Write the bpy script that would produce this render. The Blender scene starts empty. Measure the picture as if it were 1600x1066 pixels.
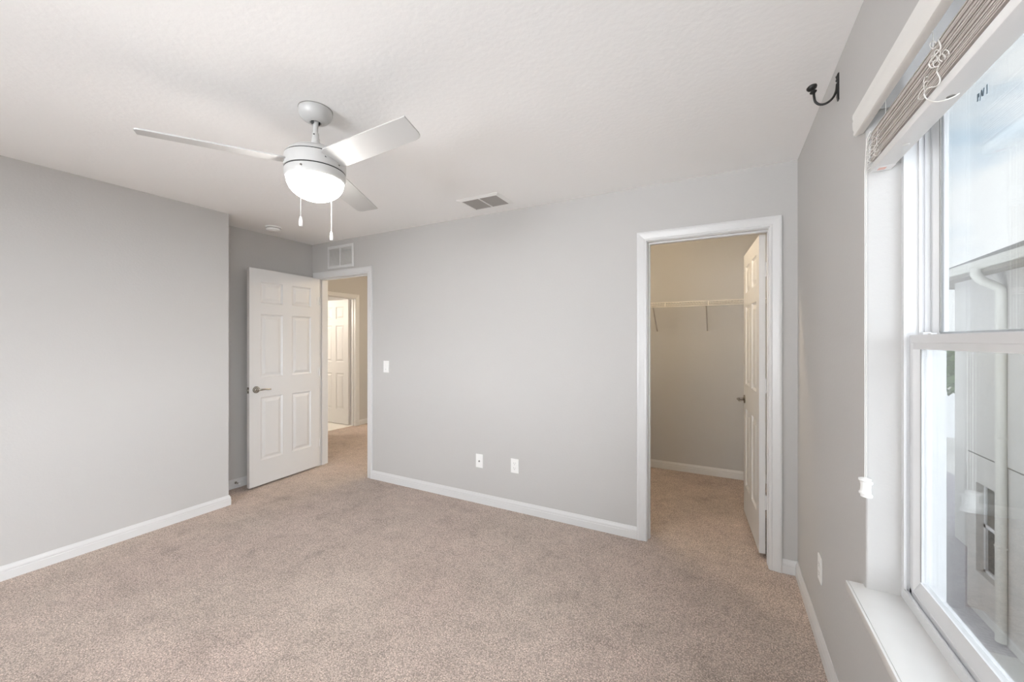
import bpy, bmesh, math, random
from mathutils import Vector, Matrix
random.seed(7)
S = bpy.context.scene
COL = S.collection

# ------------------------------------------------------------------ camera, sky, exposure
CZ = 1.3773
cam_d = bpy.data.cameras.new('camera'); cam = bpy.data.objects.new('camera', cam_d); COL.objects.link(cam)
cam_d.sensor_fit = 'HORIZONTAL'; cam_d.sensor_width = 36.0
cam_d.lens = 617.682 / 1600 * 36.0
cam_d.clip_start = 0.01; cam_d.clip_end = 300
cam_d.shift_y = -(532.5357 - 533.0) / 1600 * -1.0
cam.location = (0, 0, CZ)
cam.rotation_euler = (math.radians(90), 0, math.radians(28.0308))
S.camera = cam

S.view_settings.view_transform = 'Standard'
S.view_settings.look = 'None'
S.view_settings.gamma = 1.0
S.view_settings.use_curve_mapping = False
S.view_settings.exposure = 0.41
S.cycles.use_denoising = True
S.cycles.max_bounces = 14
S.cycles.diffuse_bounces = 8
S.cycles.glossy_bounces = 6
S.cycles.transparent_max_bounces = 24
S.cycles.sample_clamp_indirect = 10

FILL_GLOWS = [((0.86, -0.48, 0.18), 0.38, 6.9, (0.94, 0.97, 1.02)),
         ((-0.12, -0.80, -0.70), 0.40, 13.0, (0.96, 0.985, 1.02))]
def make_world():
    w = bpy.data.worlds.new('sky'); S.world = w; w.use_nodes = True
    nt = w.node_tree; N = nt.nodes; L = nt.links; N.clear()
    out = N.new('ShaderNodeOutputWorld'); bg = N.new('ShaderNodeBackground')
    tc = N.new('ShaderNodeTexCoord')
    # clouds
    mp = N.new('ShaderNodeMapping'); mp.inputs['Scale'].default_value = (1.0, 1.0, 2.4)
    mp.inputs['Location'].default_value = (0.55, 0.1, 0.24)
    L.new(tc.outputs['Generated'], mp.inputs['Vector'])
    no = N.new('ShaderNodeTexNoise'); no.inputs['Scale'].default_value = 3.2
    no.inputs['Detail'].default_value = 7; no.inputs['Roughness'].default_value = 0.5
    L.new(mp.outputs[0], no.inputs['Vector'])
    cr = N.new('ShaderNodeValToRGB')
    cr.color_ramp.elements[0].position = 0.32; cr.color_ramp.elements[0].color = (1.12, 1.36, 1.56, 1)
    cr.color_ramp.elements[1].position = 0.50; cr.color_ramp.elements[1].color = (1.84, 1.84, 1.83, 1)
    L.new(no.outputs['Fac'], cr.inputs[0])
    # fill glows added to the sky and below the horizon, unseen behind the camera
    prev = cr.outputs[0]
    for d, fmin, amt, col in FILL_GLOWS:
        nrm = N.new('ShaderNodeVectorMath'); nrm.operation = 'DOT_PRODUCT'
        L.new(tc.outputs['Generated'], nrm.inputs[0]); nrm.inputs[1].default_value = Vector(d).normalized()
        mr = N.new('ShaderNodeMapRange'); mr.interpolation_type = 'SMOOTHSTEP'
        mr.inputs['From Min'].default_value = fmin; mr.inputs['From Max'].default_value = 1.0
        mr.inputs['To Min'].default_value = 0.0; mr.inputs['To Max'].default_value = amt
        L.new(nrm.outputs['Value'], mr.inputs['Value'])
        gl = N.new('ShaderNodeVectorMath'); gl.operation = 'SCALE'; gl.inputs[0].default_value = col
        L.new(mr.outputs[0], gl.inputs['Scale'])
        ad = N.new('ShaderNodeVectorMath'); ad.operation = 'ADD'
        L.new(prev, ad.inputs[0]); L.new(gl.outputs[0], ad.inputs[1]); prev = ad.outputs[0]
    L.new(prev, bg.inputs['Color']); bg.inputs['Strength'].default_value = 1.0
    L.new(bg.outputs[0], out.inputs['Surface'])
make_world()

# ------------------------------------------------------------------ room dimensions (metres)
H = 2.44
XR = 0.3893          # window wall
YB = 2.8333          # wall with the two doorways
XL = -3.652          # left wall
YL = 1.8079          # where the left wall ends
XA = -4.0232         # wall of the door alcove
YF = -2.30           # wall behind the camera
T = 0.117            # partition thickness
YC = 4.525           # back wall of the closet
XCL = -1.70          # left wall of the closet
XH = -5.235          # far wall of the hall
YH = 5.30

# ------------------------------------------------------------------ materials
def mat(name, col, rough=0.5, metal=0.0, bump=None, spec=None, var=None, coat=0.0):
    m = bpy.data.materials.new(name); m.use_nodes = True
    nt = m.node_tree; N = nt.nodes; L = nt.links
    b = N['Principled BSDF']
    b.inputs['Base Color'].default_value = (*col, 1); b.inputs['Roughness'].default_value = rough
    b.inputs['Metallic'].default_value = metal
    if spec is not None: b.inputs['Specular IOR Level'].default_value = spec
    if coat: b.inputs['Coat Weight'].default_value = coat
    tc = N.new('ShaderNodeTexCoord')
    if bump:
        sc, st, dist = bump
        n = N.new('ShaderNodeTexNoise'); n.inputs['Scale'].default_value = sc; n.inputs['Detail'].default_value = 4
        L.new(tc.outputs['Object'], n.inputs['Vector'])
        bp = N.new('ShaderNodeBump'); bp.inputs['Strength'].default_value = st; bp.inputs['Distance'].default_value = dist
        L.new(n.outputs['Fac'], bp.inputs['Height']); L.new(bp.outputs[0], b.inputs['Normal'])
    if var:
        sc, amt = var
        n = N.new('ShaderNodeTexNoise'); n.inputs['Scale'].default_value = sc; n.inputs['Detail'].default_value = 3
        L.new(tc.outputs['Object'], n.inputs['Vector'])
        mr = N.new('ShaderNodeMapRange'); mr.inputs['To Min'].default_value = 1 - amt; mr.inputs['To Max'].default_value = 1 + amt
        mr.inputs['From Min'].default_value = 0.3; mr.inputs['From Max'].default_value = 0.7
        L.new(n.outputs['Fac'], mr.inputs['Value'])
        mx = N.new('ShaderNodeVectorMath'); mx.operation = 'SCALE'; mx.inputs[0].default_value = col
        L.new(mr.outputs[0], mx.inputs['Scale']); L.new(mx.outputs[0], b.inputs['Base Color'])
    return m

def emit(name, col, st):
    m = bpy.data.materials.new(name); m.use_nodes = True
    b = m.node_tree.nodes['Principled BSDF']
    b.inputs['Base Color'].default_value = (0.9, 0.9, 0.88, 1); b.inputs['Roughness'].default_value = 0.35
    b.inputs['Emission Color'].default_value = (*col, 1); b.inputs['Emission Strength'].default_value = st
    return m

def glass_mat(name, tint, ior=1.3):
    m = bpy.data.materials.new(name); m.use_nodes = True
    nt = m.node_tree; N = nt.nodes; L = nt.links; N.clear()
    out = N.new('ShaderNodeOutputMaterial'); mix = N.new('ShaderNodeMixShader')
    tr = N.new('ShaderNodeBsdfTransparent'); tr.inputs[0].default_value = (*tint, 1)
    gl = N.new('ShaderNodeBsdfGlossy'); gl.inputs['Roughness'].default_value = 0.0
    fr = N.new('ShaderNodeFresnel'); geo = N.new('ShaderNodeNewGeometry')
    mr = N.new('ShaderNodeMapRange'); mr.inputs['To Min'].default_value = ior; mr.inputs['To Max'].default_value = 1 / ior
    L.new(geo.outputs['Backfacing'], mr.inputs['Value']); L.new(mr.outputs[0], fr.inputs['IOR'])
    L.new(fr.outputs[0], mix.inputs[0]); L.new(tr.outputs[0], mix.inputs[1]); L.new(gl.outputs[0], mix.inputs[2])
    L.new(mix.outputs[0], out.inputs['Surface'])
    return m

def carpet_mat():
    m = bpy.data.materials.new('carpet'); m.use_nodes = True
    nt = m.node_tree; N = nt.nodes; L = nt.links; b = N['Principled BSDF']
    b.inputs['Roughness'].default_value = 0.95; b.inputs['Specular IOR Level'].default_value = 0.1
    b.inputs['Sheen Weight'].default_value = 0.08; b.inputs['Sheen Roughness'].default_value = 0.6
    tc = N.new('ShaderNodeTexCoord')
    def noise(sc, det, ro=0.5):
        n = N.new('ShaderNodeTexNoise'); n.inputs['Scale'].default_value = sc; n.inputs['Detail'].default_value = det
        n.inputs['Roughness'].default_value = ro; L.new(tc.outputs['Object'], n.inputs['Vector']); return n
    big = noise(2.3, 4, 0.6); mid = noise(11, 3, 0.6); fine = noise(185, 2, 0.6)
    vor = N.new('ShaderNodeTexVoronoi'); vor.inputs['Scale'].default_value = 115; L.new(tc.outputs['Object'], vor.inputs['Vector'])
    def rng(src, a, c, lo, hi):
        r = N.new('ShaderNodeMapRange'); r.inputs['From Min'].default_value = a; r.inputs['From Max'].default_value = c
        r.inputs['To Min'].default_value = lo; r.inputs['To Max'].default_value = hi; L.new(src, r.inputs['Value']); return r.outputs[0]
    def mul(a, c):
        q = N.new('ShaderNodeMath'); q.operation = 'MULTIPLY'; L.new(a, q.inputs[0]); L.new(c, q.inputs[1]); return q.outputs[0]
    spot = noise(4.6, 5, 0.62)
    f = mul(mul(mul(rng(big.outputs['Fac'], 0.32, 0.68, 0.90, 1.07), rng(mid.outputs['Fac'], 0.3, 0.7, 0.92, 1.07)), rng(spot.outputs['Fac'], 0.30, 0.42, 0.86, 1.0)),
            mul(rng(fine.outputs['Fac'], 0.33, 0.67, 0.52, 1.40), rng(vor.outputs['Distance'], 0.0, 0.75, 1.22, 0.72)))
    cm = N.new('ShaderNodeMix'); cm.data_type = 'RGBA'
    cm.inputs['A'].default_value = (0.585, 0.475, 0.418, 1); cm.inputs['B'].default_value = (0.585, 0.490, 0.426, 1)
    L.new(rng(noise(1.3, 3).outputs['Fac'], 0.35, 0.65, 0, 1), cm.inputs['Factor'])
    sc = N.new('ShaderNodeVectorMath'); sc.operation = 'SCALE'
    L.new(cm.outputs['Result'], sc.inputs[0]); L.new(f, sc.inputs['Scale']); L.new(sc.outputs[0], b.inputs['Base Color'])
    bp = N.new('ShaderNodeBump'); bp.inputs['Strength'].default_value = 0.7; bp.inputs['Distance'].default_value = 0.006
    L.new(fine.outputs['Fac'], bp.inputs['Height']); L.new(bp.outputs[0], b.inputs['Normal'])
    return m

def paver_mat(name, c1, c2, mortar, sc):
    m = bpy.data.materials.new(name); m.use_nodes = True
    nt = m.node_tree; N = nt.nodes; L = nt.links; b = N['Principled BSDF']; b.inputs['Roughness'].default_value = 0.85
    tc = N.new('ShaderNodeTexCoord'); br = N.new('ShaderNodeTexBrick')
    br.inputs['Color1'].default_value = (*c1, 1); br.inputs['Color2'].default_value = (*c2, 1); br.inputs['Mortar'].default_value = (*mortar, 1)
    br.inputs['Scale'].default_value = sc; br.inputs['Mortar Size'].default_value = 0.02
    L.new(tc.outputs['Object'], br.inputs['Vector']); L.new(br.outputs['Color'], b.inputs['Base Color'])
    return m

M = {}
M['wall'] = mat('wall_paint', (0.525, 0.516, 0.506), 0.85, bump=(75, 0.16, 0.004), spec=0.15)
M['ceil'] = mat('ceiling_paint', (0.91, 0.91, 0.908), 0.9, bump=(46, 0.20, 0.006), spec=0.2)
M['trim'] = mat('white_trim_paint', (0.665, 0.665, 0.665), 0.32)
M['door'] = mat('white_door_paint', (0.65, 0.645, 0.64), 0.38, bump=(300, 0.04, 0.001))
M['vinyl'] = mat('white_vinyl', (0.68, 0.685, 0.695), 0.30)
M['sill'] = mat('white_marble_sill', (0.80, 0.80, 0.79), 0.25, var=(9, 0.02))
M['plastic'] = mat('white_plastic', (0.85, 0.85, 0.84), 0.28)
M['fan'] = mat('white_enamel', (0.56, 0.56, 0.555), 0.28)
M['fanblade'] = mat('white_blade', (0.54, 0.54, 0.535), 0.5)
M['louvre'] = mat('grey_louvre', (0.36, 0.345, 0.33), 0.45)
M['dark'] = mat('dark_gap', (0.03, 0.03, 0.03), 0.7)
M['shadowmetal'] = mat('grey_duct_metal', (0.26, 0.25, 0.24), 0.5, metal=0.3)
M['nickel'] = mat('satin_nickel', (0.40, 0.375, 0.335), 0.22, metal=1.0, bump=(200, 0.05, 0.001))
M['black'] = mat('black_iron', (0.012, 0.012, 0.012), 0.42, bump=(60, 0.2, 0.002))
M['slat'] = mat('shaded_white_slat', (0.56, 0.515, 0.485), 0.45, bump=(120, 0.08, 0.001))  # white slats; the shade of the stack is put into this colour
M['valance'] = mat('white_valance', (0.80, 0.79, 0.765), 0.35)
M['rail'] = mat('white_rail', (0.86, 0.86, 0.86), 0.35)
M['headrail'] = mat('white_enamelled_steel', (0.92, 0.92, 0.93), 0.22, metal=0.55)
M['cord'] = mat('white_cord', (0.85, 0.84, 0.81), 0.7, bump=(900, 0.3, 0.001))
M['label'] = mat('printed_label', (0.80, 0.50, 0.45), 0.5)
M['mark'] = mat('grey_blue_print', (0.20, 0.27, 0.33), 0.5)
M['wire'] = mat('white_coated_wire', (0.82, 0.78, 0.72), 0.4)
M['brace'] = mat('grey_brace', (0.52, 0.50, 0.47), 0.45)
M['globe'] = emit('lit_globe', (1.0, 0.96, 0.91), 40.0)
M['tile'] = mat('white_bath_tile', (0.80, 0.78, 0.74), 0.25, var=(6, 0.03))
M['carpet'] = carpet_mat()
M['glass'] = glass_mat('window_glass', (0.83, 0.84, 0.845))
M['clearglass'] = glass_mat('clear_window_glass', (0.98, 0.985, 0.985))
M['hazyglass'] = glass_mat('window_glass_lower', (0.85, 0.86, 0.865), 1.45)
M['stucco'] = mat('beige_stucco', (0.56, 0.545, 0.525), 0.9, bump=(60, 0.3, 0.01), var=(3, 0.03))
M['stuccotrim'] = mat('stucco_trim', (0.47, 0.455, 0.43), 0.9, bump=(60, 0.3, 0.01))
M['gutter'] = mat('cream_gutter', (0.60, 0.59, 0.55), 0.4)
M['soffit'] = mat('tan_soffit', (0.33, 0.31, 0.28), 0.8)
M['shingle'] = paver_mat('grey_shingle', (0.20, 0.20, 0.19), (0.27, 0.26, 0.25), (0.10, 0.10, 0.10), 4.0)
M['darkglass'] = mat('dark_window_glass', (0.07, 0.08, 0.08), 0.08)
M['screen'] = paver_mat('window_screen', (0.24, 0.22, 0.20), (0.20, 0.20, 0.18), (0.13, 0.13, 0.12), 12.0)
M['paver'] = paver_mat('concrete_pavers', (0.27, 0.25, 0.28), (0.37, 0.35, 0.37), (0.16, 0.15, 0.17), 3.2)
M['concrete'] = mat('bounce_concrete', (0.50, 0.49, 0.47), 0.9, bump=(30, 0.2, 0.004), var=(1.2, 0.05))
M['grass'] = mat('lawn', (0.14, 0.19, 0.08), 0.95, var=(4, 0.25))
M['leaf'] = mat('tree_leaves', (0.09, 0.15, 0.05), 0.8, var=(5, 0.4))
M['bark'] = mat('tree_bark', (0.16, 0.12, 0.09), 0.9)
M['farwall'] = mat('pale_render', (0.62, 0.61, 0.56), 0.9, var=(2, 0.03))

# ------------------------------------------------------------------ mesh helpers
def link(name, bm, m, parent=None, smooth=False, kind=None):
    bmesh.ops.remove_doubles(bm, verts=bm.verts, dist=1e-6)
    bmesh.ops.recalc_face_normals(bm, faces=bm.faces)
    me = bpy.data.meshes.new(name); bm.to_mesh(me); bm.free()
    for x in (m if isinstance(m, (list, tuple)) else [m]): me.materials.append(M[x] if isinstance(x, str) else x)
    if smooth:
        for p in me.polygons: p.use_smooth = True
        me.set_sharp_from_angle(angle=math.radians(38))
    o = bpy.data.objects.new(name, me); COL.objects.link(o)
    if parent is not None: o.parent = parent
    if kind: o['kind'] = kind
    return o

def struct(name, bm, m, smooth=False): return link(name, bm, m, None, smooth, 'structure')

def empty(name, loc=(0, 0, 0), label=None, cat=None, group=None, kind=None, rz=0.0):
    o = bpy.data.objects.new(name, None); COL.objects.link(o); o.location = loc; o.rotation_euler = (0, 0, rz)
    o.empty_display_size = 0.05
    return tag(o, label, cat, group, kind)

def tag(o, label=None, cat=None, group=None, kind=None):
    if label: o['label'] = label
    if cat: o['category'] = cat
    if group: o['group'] = group
    if kind: o['kind'] = kind
    return o

def box(bm, x0, x1, y0, y1, z0, z1, bev=0.0, seg=2):
    vs = [bm.verts.new(p) for p in ((x0,y0,z0),(x1,y0,z0),(x1,y1,z0),(x0,y1,z0),(x0,y0,z1),(x1,y0,z1),(x1,y1,z1),(x0,y1,z1))]
    fs = [bm.faces.new([vs[i] for i in f]) for f in ((0,3,2,1),(4,5,6,7),(0,1,5,4),(1,2,6,5),(2,3,7,6),(3,0,4,7))]
    if bev > 0:
        es = list({e for f in fs for e in f.edges})
        bmesh.ops.bevel(bm, geom=es, offset=bev, segments=seg, profile=0.5, affect='EDGES')
    return bm

def nb(): return bmesh.new()
def bx(*a, **k): return box(nb(), *a, **k)

def lathe(bm, prof, n=32, c=(0, 0, 0), axis='Z', capped=False):
    rings = []
    for r, h in prof:
        ring = []
        for i in range(n):
            a = 2 * math.pi * i / n; x, y = r * math.cos(a), r * math.sin(a)
            if axis == 'Z': p = (c[0] + x, c[1] + y, c[2] + h)
            elif axis == 'X': p = (c[0] + h, c[1] + x, c[2] + y)
            else: p = (c[0] + x, c[1] + h, c[2] + y)
            ring.append(bm.verts.new(p))
        rings.append(ring)
    for a, b in zip(rings, rings[1:]):
        for i in range(n):
            j = (i + 1) % n
            bm.faces.new((a[i], a[j], b[j], b[i]))
    for ring, (r, h) in ((rings[0], prof[0]), (rings[-1], prof[-1])):
        if r > 1e-4: bm.faces.new(ring)
    return bm

def tube(bm, pts, r, n=10, caps=True):
    pts = [Vector(p) for p in pts]
    rs = r if isinstance(r, (list, tuple)) else [r] * len(pts)
    rings = []; up = None
    for i, p in enumerate(pts):
        d = (pts[min(i + 1, len(pts) - 1)] - pts[max(i - 1, 0)]).normalized()
        if up is None:
            up = Vector((0, 0, 1)) if abs(d.z) < 0.9 else Vector((1, 0, 0))
        u = d.cross(up)
        if u.length < 1e-5: u = d.cross(Vector((0, 1, 0)))
        u.normalize(); v = u.cross(d).normalized(); up = v
        rings.append([bm.verts.new(p + rs[i] * (math.cos(2 * math.pi * k / n) * u + math.sin(2 * math.pi * k / n) * v)) for k in range(n)])
    for a, b in zip(rings, rings[1:]):
        for k in range(n): bm.faces.new((a[k], a[(k + 1) % n], b[(k + 1) % n], b[k]))
    if caps: bm.faces.new(rings[0]); bm.faces.new(rings[-1])
    return bm

def spline(pts, sub=8):
    P = [Vector(p) for p in pts]; P = [2 * P[0] - P[1]] + P + [2 * P[-1] - P[-2]]; out = []
    for i in range(1, len(P) - 2):
        for k in range(sub):
            t = k / sub; a, b, c, d = P[i - 1], P[i], P[i + 1], P[i + 2]
            out.append(0.5 * ((2 * b) + (c - a) * t + (2 * a - 5 * b + 4 * c - d) * t * t + (3 * b - a - 3 * c + d) * t ** 3))
    out.append(P[-2]); return out

def sweep(bm, prof, path, normal, closed=False, flip=False):
    """prof: (s, t) with s sideways in the plane of the path, t along the plane normal; mitred at the corners."""
    path = [Vector(p) for p in path]; nrm = Vector(normal).normalized(); n = len(path); rings = []
    for i in range(n):
        if closed: a, b = path[i - 1], path[(i + 1) % n]
        else: a, b = (path[i - 1] if i else None), (path[i + 1] if i < n - 1 else None)
        d1 = (path[i] - a).normalized() if a is not None else None
        d2 = (b - path[i]).normalized() if b is not None else None
        if d1 is None: d1 = d2
        if d2 is None: d2 = d1
        s1, s2 = nrm.cross(d1), nrm.cross(d2)
        side = (s1 + s2); side = side / max(side.dot(s1), 1e-6)
        if flip: side = -side
        rings.append([bm.verts.new(path[i] + side * s + nrm * t) for s, t in prof])
    m = len(prof)
    pairs = list(zip(rings, rings[1:])) + ([(rings[-1], rings[0])] if closed else [])
    for a, b in pairs:
        for k in range(m): bm.faces.new((a[k], a[(k + 1) % m], b[(k + 1) % m], b[k]))
    if not closed: bm.faces.new(rings[0]); bm.faces.new(rings[-1])
    return bm

def wall_grid(axis, lo, hi, us, vs, holes=(), bevel_lo=0.0):
    """A wall slab between lo and hi along axis (0 = x, 1 = y); us horizontal cuts, vs vertical cuts, holes = set of (i, j) cells."""
    bm = nb(); vd = {}
    def V(a, u, v):
        k = (round(a, 5), round(u, 5), round(v, 5))
        if k not in vd: vd[k] = bm.verts.new((a, u, v) if axis == 0 else (u, a, v))
        return vd[k]
    nu, nv = len(us) - 1, len(vs) - 1
    solid = lambda i, j: 0 <= i < nu and 0 <= j < nv and (i, j) not in holes
    for i in range(nu):
        for j in range(nv):
            if not solid(i, j): continue
            u0, u1, v0, v1 = us[i], us[i + 1], vs[j], vs[j + 1]
            for a in (lo, hi): bm.faces.new([V(a, u0, v0), V(a, u1, v0), V(a, u1, v1), V(a, u0, v1)])
            for (di, dj, p, q) in ((-1, 0, (u0, v0), (u0, v1)), (1, 0, (u1, v0), (u1, v1)), (0, -1, (u0, v0), (u1, v0)), (0, 1, (u0, v1), (u1, v1))):
                if not solid(i + di, j + dj): bm.faces.new([V(lo, *p), V(lo, *q), V(hi, *q), V(hi, *p)])
    if bevel_lo:
        bmesh.ops.recalc_face_normals(bm, faces=bm.faces)
        es = []
        for e in bm.edges:
            a, b = e.verts
            if abs(a.co[axis] - lo) < 1e-5 and abs(b.co[axis] - lo) < 1e-5 and len(e.link_faces) == 2:
                n1, n2 = e.link_faces[0].normal, e.link_faces[1].normal
                mid = (a.co + b.co) / 2; o = mid[1 - axis]
                if n1.dot(n2) < 0.5 and us[0] + 1e-3 < o < us[-1] - 1e-3 and vs[0] + 1e-3 < mid.z < vs[-1] - 1e-3: es.append(e)
        bmesh.ops.bevel(bm, geom=es, offset=bevel_lo, segments=4, profile=0.5, affect='EDGES')
    return bm

def copy_tree(o, parent=None):
    c = o.copy(); COL.objects.link(c)
    if parent is not None: c.parent = parent
    for ch in list(o.children): copy_tree(ch, c)
    return c

# ------------------------------------------------------------------ shell
# doorway openings (rough opening in the wall, jamb boards fill the rest)
D1A, D1B, D1H = -3.922, -3.155, 2.056      # bedroom doorway
D2A, D2B, D2H = -0.455, 0.245, 2.056       # closet doorway
JT = 0.018
WY0, WY1, WZ0, WZ1 = 0.37, 1.587, 0.612, 2.095   # window hole in the right wall
V0, V1 = -2.00, -0.03            # added second opening, unseen, lets in more light
FX0, FX1, FZ0, FZ1 = -2.60, -0.30, 0.45, 2.12    # added window behind the camera, unseen

bm = wall_grid(1, YB, YB + T, [XH - T, D1A - JT, D1B + JT, D2A - JT, D2B + JT, XR], [-0.02, D1H + JT, H + 0.02], {(1, 0), (3, 0)})
struct('wall_back', bm, 'wall')
bm = wall_grid(0, XR, XR + 0.172, [YF - 0.2, V0, V1, WY0, WY1, YH + 0.1], [-3.5, WZ0, WZ1, H + 0.02], {(1, 1), (3, 1)}, bevel_lo=0.007)
struct('wall_right', bm, 'wall', smooth=True)
bm = wall_grid(1, YF - 0.2, YF, [XL - 0.6, FX0, FX1, XR], [-0.3, FZ0, FZ1, H + 0.02], {(1, 1)})
struct('wall_front', bm, 'wall')
bm = nb()
box(bm, XL - 0.5, XL, YF, YL, -0.02, H + 0.02)
struct('wall_left', bm, 'wall')
bm = nb(); box(bm, XA - T, XA, YL, YB, -0.02, H + 0.02)
struct('wall_alcove', bm, 'wall')
struct('wall_closet_back', bx(XCL, XR, YC, YC + 0.1, -0.02, H + 0.02), 'wall')
struct('wall_closet_left', bx(XCL - 0.1, XCL, YB + T, YC + 0.1, -0.02, H + 0.02), 'wall')
HY0, HY1 = 3.735, 4.447     # bathroom doorway in the hall
bm = wall_grid(0, XH - T, XH, [YB + T, HY0 - JT, HY1 + JT, YH], [-0.02, D1H + JT, H + 0.02], {(1, 0)})
struct('wall_hall_left', bm, 'wall')
struct('wall_hall_back', bx(-7.4, XCL - 0.1, YH, YH + 0.1, -0.02, H + 0.02), 'wall')
struct('wall_bath_left', bx(-7.5, -7.4, YB, YH + 0.1, -0.02, H + 0.02), 'wall')
struct('wall_bath_front', bx(-7.4, XH - T, YB, YB + T, -0.02, H + 0.02), 'wall')
struct('floor', bx(XH - 0.06, XR + 0.2, YF - 0.2, YH + 0.1, -0.3, 0.0), 'carpet')
struct('floor_bath', bx(-7.5, XH - 0.06, YB, YH + 0.1, -0.3, 0.004), 'tile')
struct('ceiling', bx(-7.5, XR + 0.2, YF - 0.2, YH + 0.1, H, H + 0.2), 'ceil')

# unseen roof added to block sky light; its eaves shade the windows
bm = nb(); ex0, ex1, ey0, ey1, ez = -8.0, XR + .62, YF - .65, YH + .55, H + .22; rp = 2.1
v = [bm.verts.new(p) for p in ((ex0, ey0, ez), (ex1, ey0, ez), (ex1, ey1, ez), (ex0, ey1, ez), (ex0 + 4, (ey0 + ey1) / 2, ez + rp), (ex1 - 4, (ey0 + ey1) / 2, ez + rp))]
for f in ((0, 1, 5, 4), (1, 2, 5), (2, 3, 4, 5), (3, 0, 4), (0, 1, 2, 3)): bm.faces.new([v[i] for i in f])
struct('roof', bm, 'shingle')

# baseboards: profile is (height, thickness)
BB = [(0, 0), (0, .0131), (.047, .0131), (.050, .0108), (.056, .0108), (.058, .0122), (.066, .0105), (.074, .0070), (.078, .0055), (.0835, .0040), (.0835, 0)]
def baseboard(name, path, inward):
    """path runs along the wall foot; the board grows towards `inward` side (left of travel if +1)."""
    bm = nb(); prof = [(t, h) for h, t in BB]
    sweep(bm, prof, [(x, y, 0) for x, y in path], (0, 0, 1), flip=(inward < 0))
    return struct(name, bm, 'trim')
CW = 0.064          # casing width
baseboard('baseboard_back', [(D1B + .004 + CW, YB), (D2A - .004 - CW, YB)], -1)
baseboard('baseboard_right', [(D2B + .004 + CW, YB), (XR, YB), (XR, YF)], -1)
baseboard('baseboard_left', [(XL, YF), (XL, YL), (XA, YL)], -1)
baseboard('baseboard_alcove', [(XA, YL + .013), (XA, YB), (D1A - .004 - CW, YB)], -1)
baseboard('baseboard_closet', [(D2A - .004 - CW, YB + T), (XCL, YB + T), (XCL, YC), (XR, YC), (XR, YB + T)], -1)
baseboard('baseboard_hall', [(XH, HY1 + .004 + CW), (XH, YH), (XCL - .1, YH)], -1)
baseboard('baseboard_front', [(XR - .014, YF), (XL, YF)], -1)

# door casings and jambs
CAS = [(0, 0), (0, .008), (.004, .0105), (.012, .0105), (.014, .0085), (.018, .0100), (.036, .0130), (.044, .0150), (.050, .0170), (.058, .0170), (CW, .0145), (CW, 0)]
def casing(bm, a, b, h, plane, axis, side, wide=None):
    """three-sided mitred casing round an opening a..b, h high; plane = wall coordinate; side = +-1 direction it stands proud."""
    P = (lambda u, z: (u, plane, z)) if axis == 1 else (lambda u, z: (plane, u, z))
    path = [P(a - .004, 0), P(a - .004, h + .004), P(b + .004, h + .004), P(b + .004, 0)]
    nrm = Vector((0, side, 0)) if axis == 1 else Vector((side, 0, 0))
    # sideways must point away from the opening
    d = Vector((0, 0, 1)); s = nrm.cross(d); away = Vector(P(-1, 0)) - Vector(P(0, 0))
    sweep(bm, CAS, path, nrm, flip=(s.dot(away) < 0))
def jamb(bm, a, b, h, p0, p1, axis, stop0, stop1, sr=.010):
    def bb(u0, u1, q0, q1, z0, z1):
        if axis == 1: box(bm, u0, u1, q0, q1, z0, z1)
        else: box(bm, q0, q1, u0, u1, z0, z1)
    bb(a - JT, a, p0, p1, 0, h + JT); bb(b, b + JT, p0, p1, 0, h + JT); bb(a, b, p0, p1, h, h + JT)
    st = .010
    bb(a, a + st, stop0, stop1, 0, h); bb(b - sr, b, stop0, stop1, 0, h); bb(a + st, b - sr, stop0, stop1, h - st, h)
def trim_set(name, a, b, h, p0, p1, axis, stop0, stop1, sr=.010):
    bm = nb(); casing(bm, a, b, h, p0, axis, -1); casing(bm, a, b, h, p1, axis, 1); jamb(bm, a, b, h, p0, p1, axis, stop0, stop1, sr)
    return struct(name, bm, 'trim')
t1 = trim_set('trim_1', D1A, D1B, D1H, YB, YB + T, 1, YB + .042, YB + .077)
t2 = trim_set('trim_2', D2A, D2B, D2H, YB, YB + T, 1, YB + .040, YB + .075, .003)
t3 = trim_set('trim_3', HY0, HY1, D1H, XH - T, XH, 0, XH - .075, XH - .040)
# strike plate on the bedroom door frame
sp = bx(D1B - .002, D1B + .001, YB + .006, YB + .034, .905, .965); link('strike_plate', sp, 'nickel', t1)

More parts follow.
